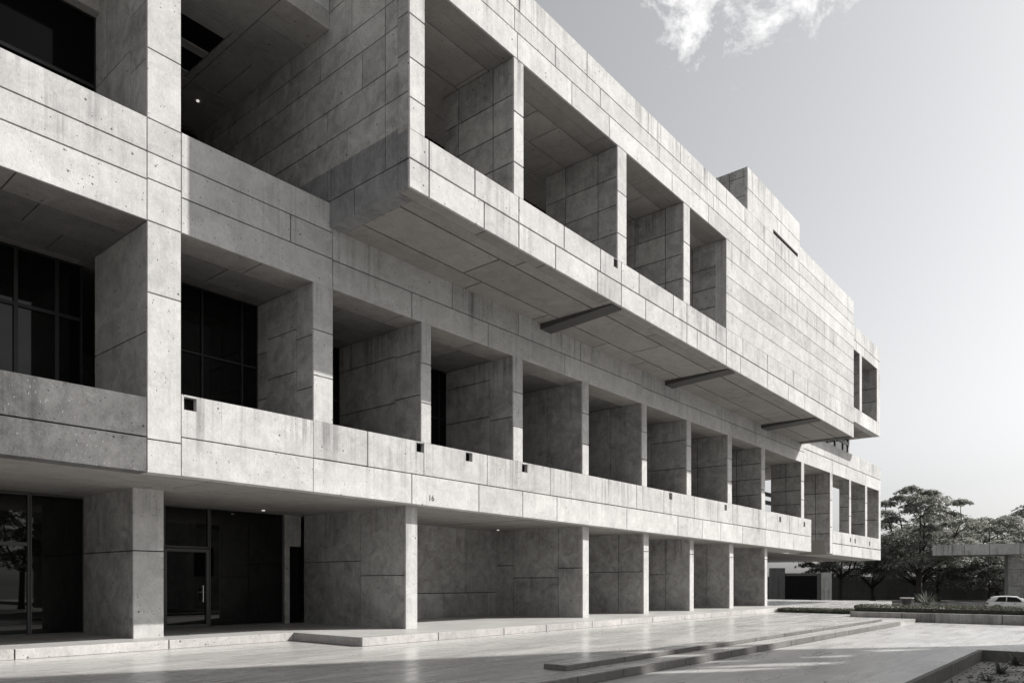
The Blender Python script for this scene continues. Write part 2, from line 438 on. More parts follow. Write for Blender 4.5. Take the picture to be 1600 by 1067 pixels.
def door(x0, x1, y, z0, z1, hx):
    bm = bmesh.new()
    for a in (x0, x1-.09): box(bm, (a, y-.06, z0), (a+.09, y+.06, z1))
    box(bm, (x0+.09, y-.055, z1-.09), (x1-.09, y+.06, z1))
    box(bm, (x0+.09, y-.05, z0), (x1-.09, y+.05, z0+.10))
    d = obj('door', bm, M['lightframe'], B)
    bm = bmesh.new(); box(bm, (x0+.10, y, z0+.11), (x1-.10, y+.03, z1-.10)); obj('pane', bm, M['glass_entrance'], d)
    bm = bmesh.new()
    tube(bm, [Vector((hx, y-.10, z0+.75)), Vector((hx, y-.10, z0+1.25))], [.018, .018])
    tube(bm, [Vector((hx-.16, y-.09, z0+1.05)), Vector((hx+.06, y-.09, z0+1.05))], [.014, .014])
    for q in (.8, 1.2): tube(bm, [Vector((hx, y-.10, z0+q)), Vector((hx, y, z0+q))], [.012, .012])
    obj('handle', bm, M['handle'], d); return d
door(9.70, 11.06, 21.2, PZ+.01, 2.55, 10.85)
door(8.34, 9.68, 21.2, PZ+.01, 2.55, 9.55)
bm = bmesh.new(); box(bm, (13.81, 21.3, PZ), (14.24, 21.36, 2.75)); obj('door', bm, M['black'], B)

# --- soffit over the ground floor (gap strip = open movement joint)
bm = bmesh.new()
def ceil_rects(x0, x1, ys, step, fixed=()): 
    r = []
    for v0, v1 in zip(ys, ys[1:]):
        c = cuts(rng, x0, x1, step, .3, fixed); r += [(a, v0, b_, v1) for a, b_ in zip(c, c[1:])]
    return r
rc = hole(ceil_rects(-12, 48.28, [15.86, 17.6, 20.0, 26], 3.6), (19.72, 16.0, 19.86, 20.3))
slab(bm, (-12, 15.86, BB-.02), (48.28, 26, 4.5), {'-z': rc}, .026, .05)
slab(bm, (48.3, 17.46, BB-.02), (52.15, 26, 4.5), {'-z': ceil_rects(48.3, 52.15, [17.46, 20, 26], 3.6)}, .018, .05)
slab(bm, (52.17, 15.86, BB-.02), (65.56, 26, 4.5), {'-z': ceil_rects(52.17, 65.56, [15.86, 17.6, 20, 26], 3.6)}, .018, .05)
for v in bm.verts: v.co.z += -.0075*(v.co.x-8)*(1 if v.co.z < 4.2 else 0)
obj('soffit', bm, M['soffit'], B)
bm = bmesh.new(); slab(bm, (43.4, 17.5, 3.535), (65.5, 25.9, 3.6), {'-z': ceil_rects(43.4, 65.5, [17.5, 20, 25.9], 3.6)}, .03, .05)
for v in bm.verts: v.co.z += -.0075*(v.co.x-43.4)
obj('soffit', bm, M['soffit_dark'], B)  # thin overlay, darkened to stand in for shade under the far end
for (x, y) in ((12.35, 20.3), (22.5, 19.6), (-1.5, 19.5)):
    bm = bmesh.new(); z = BB-.02-.0075*(x-8); tube(bm, [Vector((x, y, z-.025)), Vector((x, y, z+.01))], [.05, .05], 16); obj('ceiling_light', bm, M['lamp'], B)

# --- first floor: parapet, openings, beam above
def parapet(x0, x1, z0, z1, rows, step, holes=(), mat='conc', gap=.02, fixed=(), sl=True, y=Y0, left=False, right=False):
    bm = bmesh.new(); f = {'-y': grid(rng, x0, x1, rows, step, .4, fixed)}
    for h in holes: f['-y'] = punch(f['-y'], h)
    if left: f['-x'] = [(y, z0, y+.36, z1)]
    if right: f['+x'] = [(y, z0, y+.36, z1)]
    slab(bm, (x0, y, z0), (x1, y+.36, z1), f, gap, .16)
    if sl: shear(bm, 8, -.0075, z0, z1)
    return obj('parapet', bm, M[mat], B)
def scup(x, z, w=.15, h=.13): return (x-w, z-h, x+w, z+h)
S1 = [scup(7.68, 5.40, .14, .14)]
S2 = [scup(14.41, 5.42), scup(16.44, 5.42), scup(19.16, 5.40)]
S3 = [scup(29.44, 5.40), scup(35.25, 5.36), scup(42.82, 5.28), scup(47.0, 5.26)]
S4 = [scup(57.0, 4.78), scup(58.2, 4.76), scup(62.2, 4.74)]
parapet(-12, 6.76, BB, 5.37, [BB, 4.55, 5.37], 7.5, mat='conc_fleck')
parapet(7.49, 10.80, BB, SILL, [BB, 4.66, SILL], 4, S1, gap=.02)
parapet(10.81, 23.0, BB, SILL, [BB, 4.66, SILL], 2.6, S2, gap=.022)
parapet(23.0, 48.3, BB, SILL, [BB, 4.66, SILL], 3.3, S3, gap=.035, right=True)
parapet(52.76, 65.56, BB, 5.12, [BB, 4.45, 5.12], 4.2, S4, gap=.05, left=True)
def spouts(L):
    for (a, c, b_, d) in L:
        bm = bmesh.new(); k = -.0075*(((a+b_)/2)-8)*max(0, (SILL-c)/(SILL-BB))
        box(bm, (a+.005, Y0+.135, c+k+.005), (b_-.005, Y0+.159, d+k-.005)); obj('drain_hole', bm, M['black'], B)
for L in (S1, S2, S3, S4): spouts(L)

# full-height front pier
bm = bmesh.new()
slab(bm, (6.775, Y0, BB), (7.475, 18.2, 18.4), {'-y': [(6.775, p, 7.475, q) for p, q in zip([BB, 4.52, 7.55, 9.03, 9.9, 10.45, 11.15, 12.6, 14.1, 15.9, 18.4], [4.52, 7.55, 9.03, 9.9, 10.45, 11.15, 12.6, 14.1, 15.9, 18.4])],
     '-x': [(15.5, BB, 18.2, 4.52), (15.5, 4.52, 18.2, 6.75), (15.5, 6.75, 18.2, 9.03), (15.5, 9.03, 18.2, 11.15), (15.5, 11.15, 16.35, 12.4), (15.5, 12.4, 16.35, 13.6), (15.5, 13.6, 16.35, 15.0), (15.5, 15.0, 16.35, 18.4), (16.35, 11.15, 18.2, 12.9), (16.35, 12.9, 17.6, 18.4), (17.6, 12.9, 18.2, 18.4)]}, .018)
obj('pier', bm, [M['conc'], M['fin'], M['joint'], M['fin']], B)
# first-floor piers, each with the deep wall behind it
P1 = [(10.81, 11.39, 18.5), (14.44, 14.83, 19.3), (18.56, 19.05, 18.66), (22.56, 22.98, 19.2), (26.92, 27.34, 19.2), (30.98, 31.43, 19.2), (35.49, 36.0, 19.2), (39.98, 40.5, 18.4), (46.43, 46.95, 17.4), (52.19, 52.74, 17.45), (56.7, 57.15, 16.2), (60.95, 61.5, 17.4)]
for i, (a, b_, yb) in enumerate(P1):
    z0 = SILL if a < 48 else 5.12
    if 52 < a < 53: z0 = 3.55
    step = (1.2, 1.1, 1.3, 2.6, 2.6, 1.2, 1.7, 1.0, 1.1, .95, 1.1, 1.6)[i]
    n = (3, 2, 2, 2, 2, 2, 2, 2, 2, 2, 1, 1)[i]
    cols = [Y0] + [Y0 + (yb-Y0)*(.25, .30, .33, .45, .42, .5, .45, .5, .5, .5, 1, 1)[i] + (yb-Y0)*.45*k for k in range(n-1)] + [yb]
    fr = [z0, z0+(TOP-z0)*.33, z0+(TOP-z0)*.66, TOP]
    rows = None
    if i >= 7: rows = [z0+(TOP-z0)*k/4 for k in range(5)]
    o = fin('pier', a, b_, Y0, yb, z0, TOP, cols, step, (.018, .02, .022, .026, .03, .034, .036, .04, .045, .05, .05, .05)[i], None, rows, fr)
fin('pier', 64.95, 65.56, Y0, 17.6, 5.12, TOP, [Y0, 17.6], 1.6, .05)
# beam / fascia between first and second floor
def band(name, x0, x1, y0, y1, z0, z1, rows, step, gap=.02, mat='conc', fixed=(), extra=None, th=.04):
    bm = bmesh.new(); f = {'-y': grid(rng, x0, x1, rows, step, .35, fixed)}
    c = cuts(rng, x0, x1, step*.9, .3)
    f['-z'] = [(a, y0, b_, y1) for a, b_ in zip(c, c[1:])]
    if extra: f.update(extra)
    slab(bm, (x0, y0, z0), (x1, y1, z1), f, gap, th)
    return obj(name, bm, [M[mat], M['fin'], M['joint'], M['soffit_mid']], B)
band('beam', -12, 6.76, Y0, 16.45, TOP, 11.15, [TOP, 9.87, 10.45, 11.15], 5.2)
band('beam', 7.49, 11.38, Y0, 16.45, TOP, 11.17, [TOP, 9.78, 10.45, 11.17], 2.4)
band('beam', 11.40, 26.9, Y0, 16.45, TOP, 10.6, [TOP, 9.76, 10.6], 3.4, .022)
band('beam', 26.91, 46.9, Y0, 16.45, TOP, 10.6, [TOP, 9.7, 10.6], 4.2, .034)
band('beam', 46.91, 65.56, Y0, 16.45, TOP, 10.98, [TOP, 9.95, 10.98], 4.6, .05, extra={'+x': [(Y0, TOP, 16.45, 10.98)]})
# ceilings of the first-floor bays
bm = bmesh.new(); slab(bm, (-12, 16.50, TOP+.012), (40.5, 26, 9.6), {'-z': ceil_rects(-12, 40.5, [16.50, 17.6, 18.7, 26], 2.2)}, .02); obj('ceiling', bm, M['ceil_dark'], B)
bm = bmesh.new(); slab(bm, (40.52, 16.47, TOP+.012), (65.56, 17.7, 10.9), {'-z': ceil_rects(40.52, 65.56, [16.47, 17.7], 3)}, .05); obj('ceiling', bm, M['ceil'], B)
# first-floor glazing
glazing(-6, 6.775, 18.98, 4.4, TOP, [-4, -2, 0, 2, 3.7, 5.42, 6.24], [7.75], 'frame', .08)
glazing(7.475, 10.81, 18.1, 4.4, TOP, [8.25, 9.26, 10.36], [7.35], 'trim', .04)
for a, b_ in zip(P1[:7], P1[1:8]):
    glazing(a[1], b_[0], 19.35 if a[0] < 11 else 18.67, 4.4, TOP, [a[1]+.9, (a[1]+b_[0])/2, b_[0]-1.0, b_[0]-.35], [7.35], 'frame', .06)
# slatted screen and low back wall seen through the open end bays
bm = bmesh.new()
for z in (6.9, 7.7, 8.35): box(bm, (40.5, 21.6, z), (60, 21.8, z+.28))
for x in (40.6, 46, 52, 59.7): box(bm, (x, 21.62, 4.5), (x+.25, 21.78, 8.7))
obj('screen', bm, M['dark_conc'], B)
bm = bmesh.new(); slab(bm, (40.5, 25.5, 4.5), (65.5, 25.9, 6.6), {'-y': grid(rng, 40.5, 65.5, [4.5, 6.6], 4)}, .04); obj('back_wall', bm, M['fin'], B)
# --- second floor, left recess
bm = bmesh.new(); slab(bm, (-12, 15.9, 10.0), (60, 26, 10.42), {}); obj('floor_slab', bm, M['fin'], B)
glazing(-6, 6.78, 18.19, 10.45, 14.5, [-3, -.5, 2, 4.4], [12.9], 'frame', .08, gl='glass_dark')
bm = bmesh.new(); slab(bm, (-12, 17.9, 14.5), (6.77, 18.4, 15.6), {'-y': grid(rng, -12, 6.77, [14.5, 15.6], 2.5)}); obj('lintel', bm, M['ceil'], B)
bm = bmesh.new(); box(bm, (6.9, 18.2, 10.45), (7.4, 22.5, 15.6)); obj('side_wall', bm, M['fin'], B)
glazing(7.4, 11.29, 22.4, 10.45, 15.58, [8.6, 9.9], [12.8], 'frame', .06)
CT = 15.55
rc = [(-12, 15.5, 7.7, 18.0), (7.7, 15.5, 9.95, 17.2), (7.7, 17.2, 9.95, 17.45), (7.7, 17.45, 9.95, 20.05), (7.7, 20.05, 9.95, 22.6), (9.95, 15.5, 11.3, 16.6), (9.95, 16.6, 11.3, 18.2), (9.95, 18.2, 10.7, 20.0), (10.7, 18.2, 11.3, 20.0), (9.95, 20.0, 11.3, 22.6), (-12, 18.0, 7.7, 22.6)]
for h in ((7.8, 17.85, 9.75, 18.65), (7.8, 18.95, 9.75, 19.75)): rc = hole(rc, h)
bm = bmesh.new(); slab(bm, (-12, 15.5, CT), (11.28, 22.6, 16.0), {'-z': rc}, .03, .05); obj('ceiling', bm, M['ceil'], B)
for h in ((7.8, 17.85, 9.75, 18.65), (7.8, 18.95, 9.75, 19.75)):
    bm = bmesh.new(); box(bm, (h[0]+.01, h[1]+.01, CT+.025), (h[2]-.01, h[3]-.01, CT+.045)); obj('skylight', bm, M['black'], B)
bm = bmesh.new(); tube(bm, [Vector((10.48, 20.7, CT-.03)), Vector((10.48, 20.7, CT+.01))], [.042, .042], 16); obj('ceiling_light', bm, M['lamp'], B)
bm = bmesh.new(); tube(bm, [Vector((9.2, 22.0, CT-.12)), Vector((11.0, 22.0, CT-.12))], [.03, .03], 8); obj('ceiling_pipe', bm, M['steel'], B)
band('roof_fascia', -12, 6.77, Y0, 16.4, 16.01, 18.4, [16.01, 17.2, 18.4], 4)
band('roof_fascia', 7.48, 11.28, Y0, 16.4, 16.01, 18.4, [16.01, 17.2, 18.4], 4)

# --- cantilevered box
ZC = 10.55; CS = 11.88; RF = 17.56
kc = -.0100
def csh(bm): shear(bm, 11.3, kc, ZC, CS)
bm = bmesh.new()
f = grid(rng, 11.29, 46.64, [ZC, 11.21, CS], 3.1, .4, (11.9, 15.2, 20.4, 25.0, 28.49))
f = punch(f, scup(20.06, 11.74, .12, .13))
slab(bm, (11.29, YC, ZC), (46.64, 12.9, CS), {'-y': f, '+x': [(YC, ZC, 12.9, CS)], '-x': [(YC, ZC, 12.9, 11.21), (YC, 11.21, 12.9, CS)], '-z': [(a, YC, b_, 12.9) for a, b_ in zip(c, c[1:])] if (c := cuts(rng, 11.29, 46.64, 3.2)) else []}, .028, .06)
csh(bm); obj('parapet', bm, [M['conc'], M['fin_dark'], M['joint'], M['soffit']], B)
bm = bmesh.new(); box(bm, (19.95, YC+.045, 11.58), (20.17, YC+.059, 11.82)); obj('drain_hole', bm, M['black'], B)
# side wall of the box
rows = [ZC, 11.21, 12.0, 12.75, 13.5, 14.4, 15.05, 16.0, 17.56]
side = []
for i, (p, q) in enumerate(zip(rows, rows[1:])):
    c = [12.91, 13.35] + [[14.3], [15.6, 17.9], [14.8, 16.5, 19.5], [15.6, 18.3], [14.2, 16.5, 17.2, 20], [15.9, 18.0], [14.6, 17], [16]][i] + [22.3]
    if i == 0: c = [12.91, 14.5, 22.3]
    side += [(a, p, b_, q) for a, b_ in zip(c, c[1:])]
bm = bmesh.new(); slab(bm, (11.29, 12.91, 12.003), (11.74, 22.3, RF-.02), {'-x': [q for q in side if q[1] > 11.9]}, .018)
obj('side_wall', bm, M['fin'], B)
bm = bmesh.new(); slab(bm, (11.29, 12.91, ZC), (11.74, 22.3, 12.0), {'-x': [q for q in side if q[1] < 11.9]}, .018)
obj('side_wall', bm, M['fin_dark'], B, label='darker foot of the side wall')
# front piers + fins of the box
C2 = [(11.29, 11.76, 12.905), (14.99, 15.40, 15.12), (20.17, 20.72, 15.38), (24.73, 25.24, 15.3)]
for i, (a, b_, yb) in enumerate(C2):
    rows = [CS, 12.75, 13.65, 14.55, CT-.02]
    cols = [YC, 13.25, 14.55, yb] if i else [YC, yb]
    fin('pier', a, b_, YC, yb, CS+.002, CT-.02, cols, 1, .022 + .004*i, 'conc' if i == 0 else None, rows, [CS, 12.75, 14.1, CT-.02] if i else [CS, 12.6, 13.5, 14.5, CT-.02])
fin('pier', 28.49, 28.95, 12.91, 15.4, CS, CT, [12.91, 14.0, 15.4], 1, .035, None, [CS, 12.9, 13.7, 14.55, CT])
# blank front wall
bm = bmesh.new(); slab(bm, (28.49, YC, CS+.002), (46.64, 12.9, CT-.02), {'-y': grid(rng, 28.49, 46.64, [CS, 12.62, 13.35, 14.05, 14.8, CT-.02], 60, .3), '+x': [(YC, CS, 12.9, CT)]}, .012)
obj('front_wall', bm, M['conc_wall'], B)
# roof fascia above the openings
bm = bmesh.new()
c = cuts(rng, 11.29, 46.64, 3.4, .3)
slab(bm, (11.29, YC, CT), (37.2, 12.905, RF), {'-y': grid(rng, 11.29, 37.2, [CT, 16.25, 16.85, RF], 3.2, .45), '-z': [(a, YC, b_, 12.905) for a, b_ in zip(c, c[1:]) if b_ < 37.3], '-x': [(YC, CT, 12.905, RF)]}, .016)
slab(bm, (11.76, 12.908, CT), (37.2, 13.4, RF-.02), {'-z': [(a, 12.908, b_, 13.4) for a, b_ in zip(c, c[1:]) if b_ < 37.3]}, .016)
obj('roof_fascia', bm, [M['conc'], M['fin'], M['joint'], M['soffit']], B)
bm = bmesh.new()
slab(bm, (37.21, YC, CT), (46.64, 13.4, 18.3), {'-y': grid(rng, 37.21, 46.64, [CT, 16.25, 16.9, 17.5, 18.3], 11, .45), '+x': [(YC, CT, 13.4, 18.3)]}, .013)
obj('roof_fascia', bm, [M['conc'], M['fin'], M['joint'], M['soffit']], B)
# ceiling inside the box with dark wells, soffit under it
rc = ceil_rects(11.75, 46.6, [13.43, 14.6, 15.9, 17.4, 22.6], 2.6)
wells = [(12.6, 15.1, 13.6, 16.1), (16.2, 14.0, 17.2, 14.85), (21.6, 14.3, 22.6, 15.2)]
for h in wells: rc = hole(rc, h)
bm = bmesh.new(); slab(bm, (11.75, 13.43, CT+.012), (46.6, 22.6, 16.1), {'-z': rc}, .026, .05); obj('ceiling', bm, M['ceil'], B)
for h in wells:
    bm = bmesh.new(); box(bm, (h[0]+.01, h[1]+.01, CT+.04), (h[2]-.01, h[3]-.01, CT+.058)); obj('skylight', bm, M['black'], B)
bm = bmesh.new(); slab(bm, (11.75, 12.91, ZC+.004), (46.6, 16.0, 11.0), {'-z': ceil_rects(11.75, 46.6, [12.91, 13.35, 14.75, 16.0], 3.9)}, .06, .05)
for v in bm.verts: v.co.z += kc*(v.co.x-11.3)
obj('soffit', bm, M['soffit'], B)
for a, b_ in ((20.0, 20.6), (28.9, 29.6), (39.9, 40.8), (46.0, 46.55)):
    bm = bmesh.new(); z = ZC + kc*(a-11.3); 
    vv = box(bm, (a, 12.62, z-.20), (b_, 15.49, z+.002))
    vv[0].co.z = vv[1].co.z = z-.05
    if a > 45:
        for q in vv[:4]: q.co.z = z-.05
    obj('soffit_beam', bm, M['steel'], B)
# corridor wall behind the box openings: glass and concrete
bm = bmesh.new()
slab(bm, (11.75, 16.9, 11.0), (13.9, 17.2, CT), {'-y': grid(rng, 11.75, 13.9, [11, 12.6, 13.4, 14.3, CT], 1.2)}, .02); obj('back_wall', bm, M['fin'], B)
glazing(13.92, 28.6, 16.9, 11.0, CT, [15.4, 16.4, 18, 19.6, 21.2, 22.8, 24.4, 26, 27.4], [13.6], 'frame', .07)
# end of the box and the set-back end bay
bm = bmesh.new(); slab(bm, (46.2, 12.92, CS), (46.63, 22, 18.2), {'+x': grid(rng, 12.92, 22, [CS, 13.5, 15, 16.6, 18.2], 3)}, .04); obj('side_wall', bm, M['fin'], B)
EY0 = 13.95
bm = bmesh.new()
slab(bm, (46.66, EY0, 12.3), (58.82, 14.4, 13.25), {'-y': grid(rng, 46.66, 58.82, [12.3, 13.25], 2.4), '+x': [(EY0, 12.3, 14.4, 13.25)]}, .045)
slab(bm, (46.66, EY0, 17.1), (58.82, 14.8, 18.7), {'-y': grid(rng, 46.66, 58.82, [17.1, 17.75, 18.7], 3), '-z': [(46.66, EY0, 58.82, 14.8)], '+x': [(EY0, 17.1, 14.8, 18.7)]}, .045)
slab(bm, (46.66, EY0, 13.252), (50.2, 14.4, 17.098), {'-y': [(46.66, 13.252, 50.2, 17.098)]}, .045)
obj('end_bay', bm, [M['conc'], M['conc'], M['joint'], M['soffit']], B)
fin('pier', 53.47, 54.0, EY0, 16.2, 13.252, 17.098, [EY0, 16.2], 1.1, .05, None, [13.25, 14.5, 15.8, 17.1])
fin('pier', 57.97, 58.82, EY0, 22, 13.252, 17.098, [EY0, 15.6, 17.2, 22], 1.3, .05)
bm = bmesh.new(); slab(bm, (46.66, 14.82, 17.11), (58.8, 22, 18.5), {'-z': ceil_rects(46.66, 58.8, [14.82, 16.5, 22], 3)}, .05); obj('ceiling', bm, M['ceil'], B)
bm = bmesh.new(); slab(bm, (46.66, 14.41, 12.31), (58.8, 22, 12.9), {'-z': ceil_rects(46.66, 58.8, [14.41, 15.2, 22], 3.4)}, .05); obj('soffit', bm, M['soffit'], B)
glazing(46.66, 58.4, 18.6, 12.9, 17.1, [49, 51.5, 54, 56.2], [15], 'frame', .09)
# glazed link under the end bay
glazing(48.5, 58.1, 16.0, 10.98, 12.3, [50, 51.8, 53.4, 55.0, 56.9], [11.9], 'lightframe', .22)
bm = bmesh.new(); box(bm, (58.1, 15.94, 10.98), (58.35, 17.6, 12.3)); obj('side_wall', bm, M['conc'], B)
# penthouse on the roof
bm = bmesh.new()
f = grid(rng, 30.66, 37.2, [RF+.003, 18.5, 19.42], 3.2, .3)
f = punch(f, (33.64, 17.63, 36.95, 17.83))
slab(bm, (30.66, YC, RF+.003), (37.2, 18.5, 19.42), {'-y': f, '-x': gridv(rng, YC, 18.5, RF, 19.42, [YC, 13.3, 14.4, 18.5], .7), '+x': [(YC, RF, 18.5, 19.42)]}, .02, .10)
obj('penthouse', bm, [M['conc'], M['fin'], M['joint'], M['conc']], B)
bm = bmesh.new(); box(bm, (33.66, YC+.07, 17.64), (36.93, YC+.098, 17.82)); obj('vent_slot', bm, M['black'], B)
# roof and rear closing walls
bm = bmesh.new(); box(bm, (-12, 16.45, 16.15), (11.28, 30, 17.4)); box(bm, (11.8, 13.45, 16.15), (46.1, 30, 17.3)); obj('roof_slab', bm, M['fin'], B)
bm = bmesh.new(); box(bm, (-12, 26.2, 0), (40.4, 30, 16.1)); box(bm, (40.6, 22.4, 10.98), (46.1, 30, 16.1)); obj('rear_wall', bm, M['fin'], B)
bm = bmesh.new(); box(bm, (40.1, 18.45, 4.5), (40.48, 26, 9.6)); obj('side_wall', bm, M['fin'], B)
bm = bmesh.new(); slab(bm, (58.4, 26.1, 0), (62, 28, 3.6), {'-y': grid(rng, 58.4, 62, [0, 3.6], 2)}); obj('pillar', bm, M['dark_conc'], B)
# stencilled number on the parapet
cu = bpy.data.curves.new('number_mark', 'FONT'); cu.body = '16'; cu.size = .24; cu.extrude = .002
tmp = bpy.data.objects.new('number_mark', cu); COL.objects.link(tmp)
bpy.context.view_layer.update()
me = bpy.data.meshes.new_from_object(tmp.evaluated_get(bpy.context.evaluated_depsgraph_get()))
bpy.data.objects.remove(tmp)
me.transform(Matrix.Translation(Vector((14.72, Y0-.004, 3.93)) - B.location) @ Matrix.Rotation(R(90), 4, 'X'))
me.materials.clear(); me.materials.append(M['paint'])
o = bpy.data.objects.new('number_mark', me); COL.objects.link(o); o.parent = B; o['label'] = 'small black stencilled number 16 on the parapet'

# ------------------------------------------------------------------ planters, hedges, plants
def leaves(bm, pts, size, rng, flat=.5, droop=None):
    for i, p in enumerate(pts):
        n = Vector((rng.gauss(0, flat), rng.gauss(0, flat), 1))
        if droop: n = n + droop[i]
        n.normalize()
        u = n.orthogonal().normalized(); a = rng.uniform(0, 6.283)
        u = (Matrix.Rotation(a, 3, n) @ u); w = n.cross(u)
        L = size*rng.uniform(.6, 1.25); W = L*rng.uniform(.3, .5)
        v = [bm.verts.new(p - u*L*.5), bm.verts.new(p + w*W*.5 + n*L*.06), bm.verts.new(p + u*L*.5 - n*L*.08), bm.verts.new(p - w*W*.5 + n*L*.06)]
        bm.faces.new(v)

def hedge(label, x0, x1, y0, y1, z0, z1, n, seed):
    rg = random.Random(seed)
    t = thing('hedge', label, 'hedge', ((x0+x1)/2, (y0+y1)/2, z0))
    bm = bmesh.new(); box(bm, (x0+.12, y0+.12, z0), (x1-.12, y1-.12, z1-.10)); obj('twigs', bm, M['leaf_dark'], t)
    bm = bmesh.new(); pts = []
    for _ in range(n):
        p = Vector((rg.uniform(x0, x1), rg.uniform(y0, y1), rg.uniform(z0, z1)))
        k = rg.random()
        if k < .5: p.z = z1 + rg.uniform(-.09, .05)
        elif k < .85: p.x = x0 + rg.uniform(-.03, .12)
        else: p.y = rg.choice((y0, y1)) + rg.uniform(-.06, .06)
        pts.append(p)
    leaves(bm, pts, .085, rg, .9); obj('foliage', bm, M['hedge'], t)
bm = bmesh.new(); slab(bm, (35.6, -20, -.147), (35.95, 9.7, .24), {'-x': grid(rng, -20, 9.7, [-.147, .24], 1.9), '+y': [(35.6, -.147, 35.95, .24)]}, .03)
tag(obj('planter_wall', bm, M['fin']), 'long low grey concrete planter wall in front of the clipped hedge', 'planter wall')
hedge('long low clipped hedge running behind the planter wall', 36.0, 37.3, -18, 9.6, -.15, .52, 26000, 3)
hedge('short low hedge strip at the far end of the terrace', 38.6, 39.8, 9.8, 14.1, 0, .20, 6000, 4)

# pot and agave
def lathe(bm, prof, c, seg=20):
    rings = [[bm.verts.new((c[0]+r*math.cos(t*2*math.pi/seg), c[1]+r*math.sin(t*2*math.pi/seg), c[2]+z)) for t in range(seg)] for r, z in prof]
    for a, b_ in zip(rings, rings[1:]):
        for t in range(seg): bm.faces.new((a[t], a[(t+1) % seg], b_[(t+1) % seg], b_[t]))
    bm.faces.new(rings[0][::-1]); bm.faces.new(rings[-1])
t = thing('plant_pot', 'dark tapered pot standing beside the spiky agave', 'pot', (50.0, 10.35, 0))
bm = bmesh.new(); lathe(bm, [(.20, 0), (.22, .02), (.36, .58), (.36, .60), (.33, .60), (.31, .5)], (50.0, 10.35, 0)); obj('bowl', bm, M['trim'], t)
bm = bmesh.new(); lathe(bm, [(.36, .585), (.395, .59), (.395, .64), (.36, .645)], (50.0, 10.35, 0)); obj('rim', bm, M['kerb'], t)
bm = bmesh.new(); lathe(bm, [(.31, .53), (.31, .56)], (50.0, 10.35, 0)); obj('soil', bm, M['soil'], t)
def blade(bm, base, az, length, lean, w, rg, seg=6, sag=.5):
    d = Vector((math.cos(az), math.sin(az), 0)); s = Vector((-d.y, d.x, 0)); prev = None
    p = Vector(base); ang = lean
    for i in range(seg+1):
        k = i/seg; ww = w*(1-k)**.8*(1+.5*math.sin(k*3.1))
        a, c_, b_ = p + s*ww, p - Vector((0, 0, ww*.4)), p - s*ww
        cur = [bm.verts.new(q) for q in (a, c_, b_)]
        if prev:
            bm.faces.new((prev[0], cur[0], cur[1], prev[1])); bm.faces.new((prev[1], cur[1], cur[2], prev[2]))
        prev = cur
        ang += sag/seg
        p = p + (d*math.sin(ang) + Vector((0, 0, math.cos(ang))))*length/seg
rg = random.Random(9)
bm = bmesh.new()
for i in range(44): blade(bm, (52.0+rg.uniform(-.06, .06), 9.6+rg.uniform(-.06, .06), 0), i*2.4, rg.uniform(.9, 1.35), rg.uniform(.1, 1.0), .05, rg, 7, rg.uniform(.3, .9))
tag(obj('agave', bm, M['agave']), 'spiky agave with long narrow leaves beside the dark pot', 'plant')

# plants in the sunken bed
def bed_plant(x, y, n, ln, seed, label, name='bed_plant'):
    rg = random.Random(seed); bm = bmesh.new()
    for i in range(n): blade(bm, (x+rg.uniform(-.05, .05), y+rg.uniform(-.05, .05), -.42), rg.uniform(0, 6.28), ln*rg.uniform(.6, 1.15), rg.uniform(.1, 1.1), ln*.085, rg, 5, rg.uniform(.3, 1.0))
    tag(obj(name, bm, M['leaf_dark']), label, 'plant')
bed_plant(21.2, 2.05, 16, .50, 1, 'tallest leafy plant at the far corner of the soil bed')
bed_plant(19.0, 2.1, 18, .34, 2, 'spreading low plant in the middle of the soil bed')
bed_plant(17.4, 2.15, 14, .26, 3, 'small low plant nearest the bed edging')
rg = random.Random(21); bm = bmesh.new()
for _ in range(800):
    x, y = rg.uniform(13, 21.6), rg.uniform(.8, 2.75)
    leaves(bm, [Vector((x, y, -.408))], .085, rg, .3)
tag(obj('leaf_litter', bm, M['litter']), 'dark dry leaves scattered over the soil bed', 'leaf litter', kind='stuff')

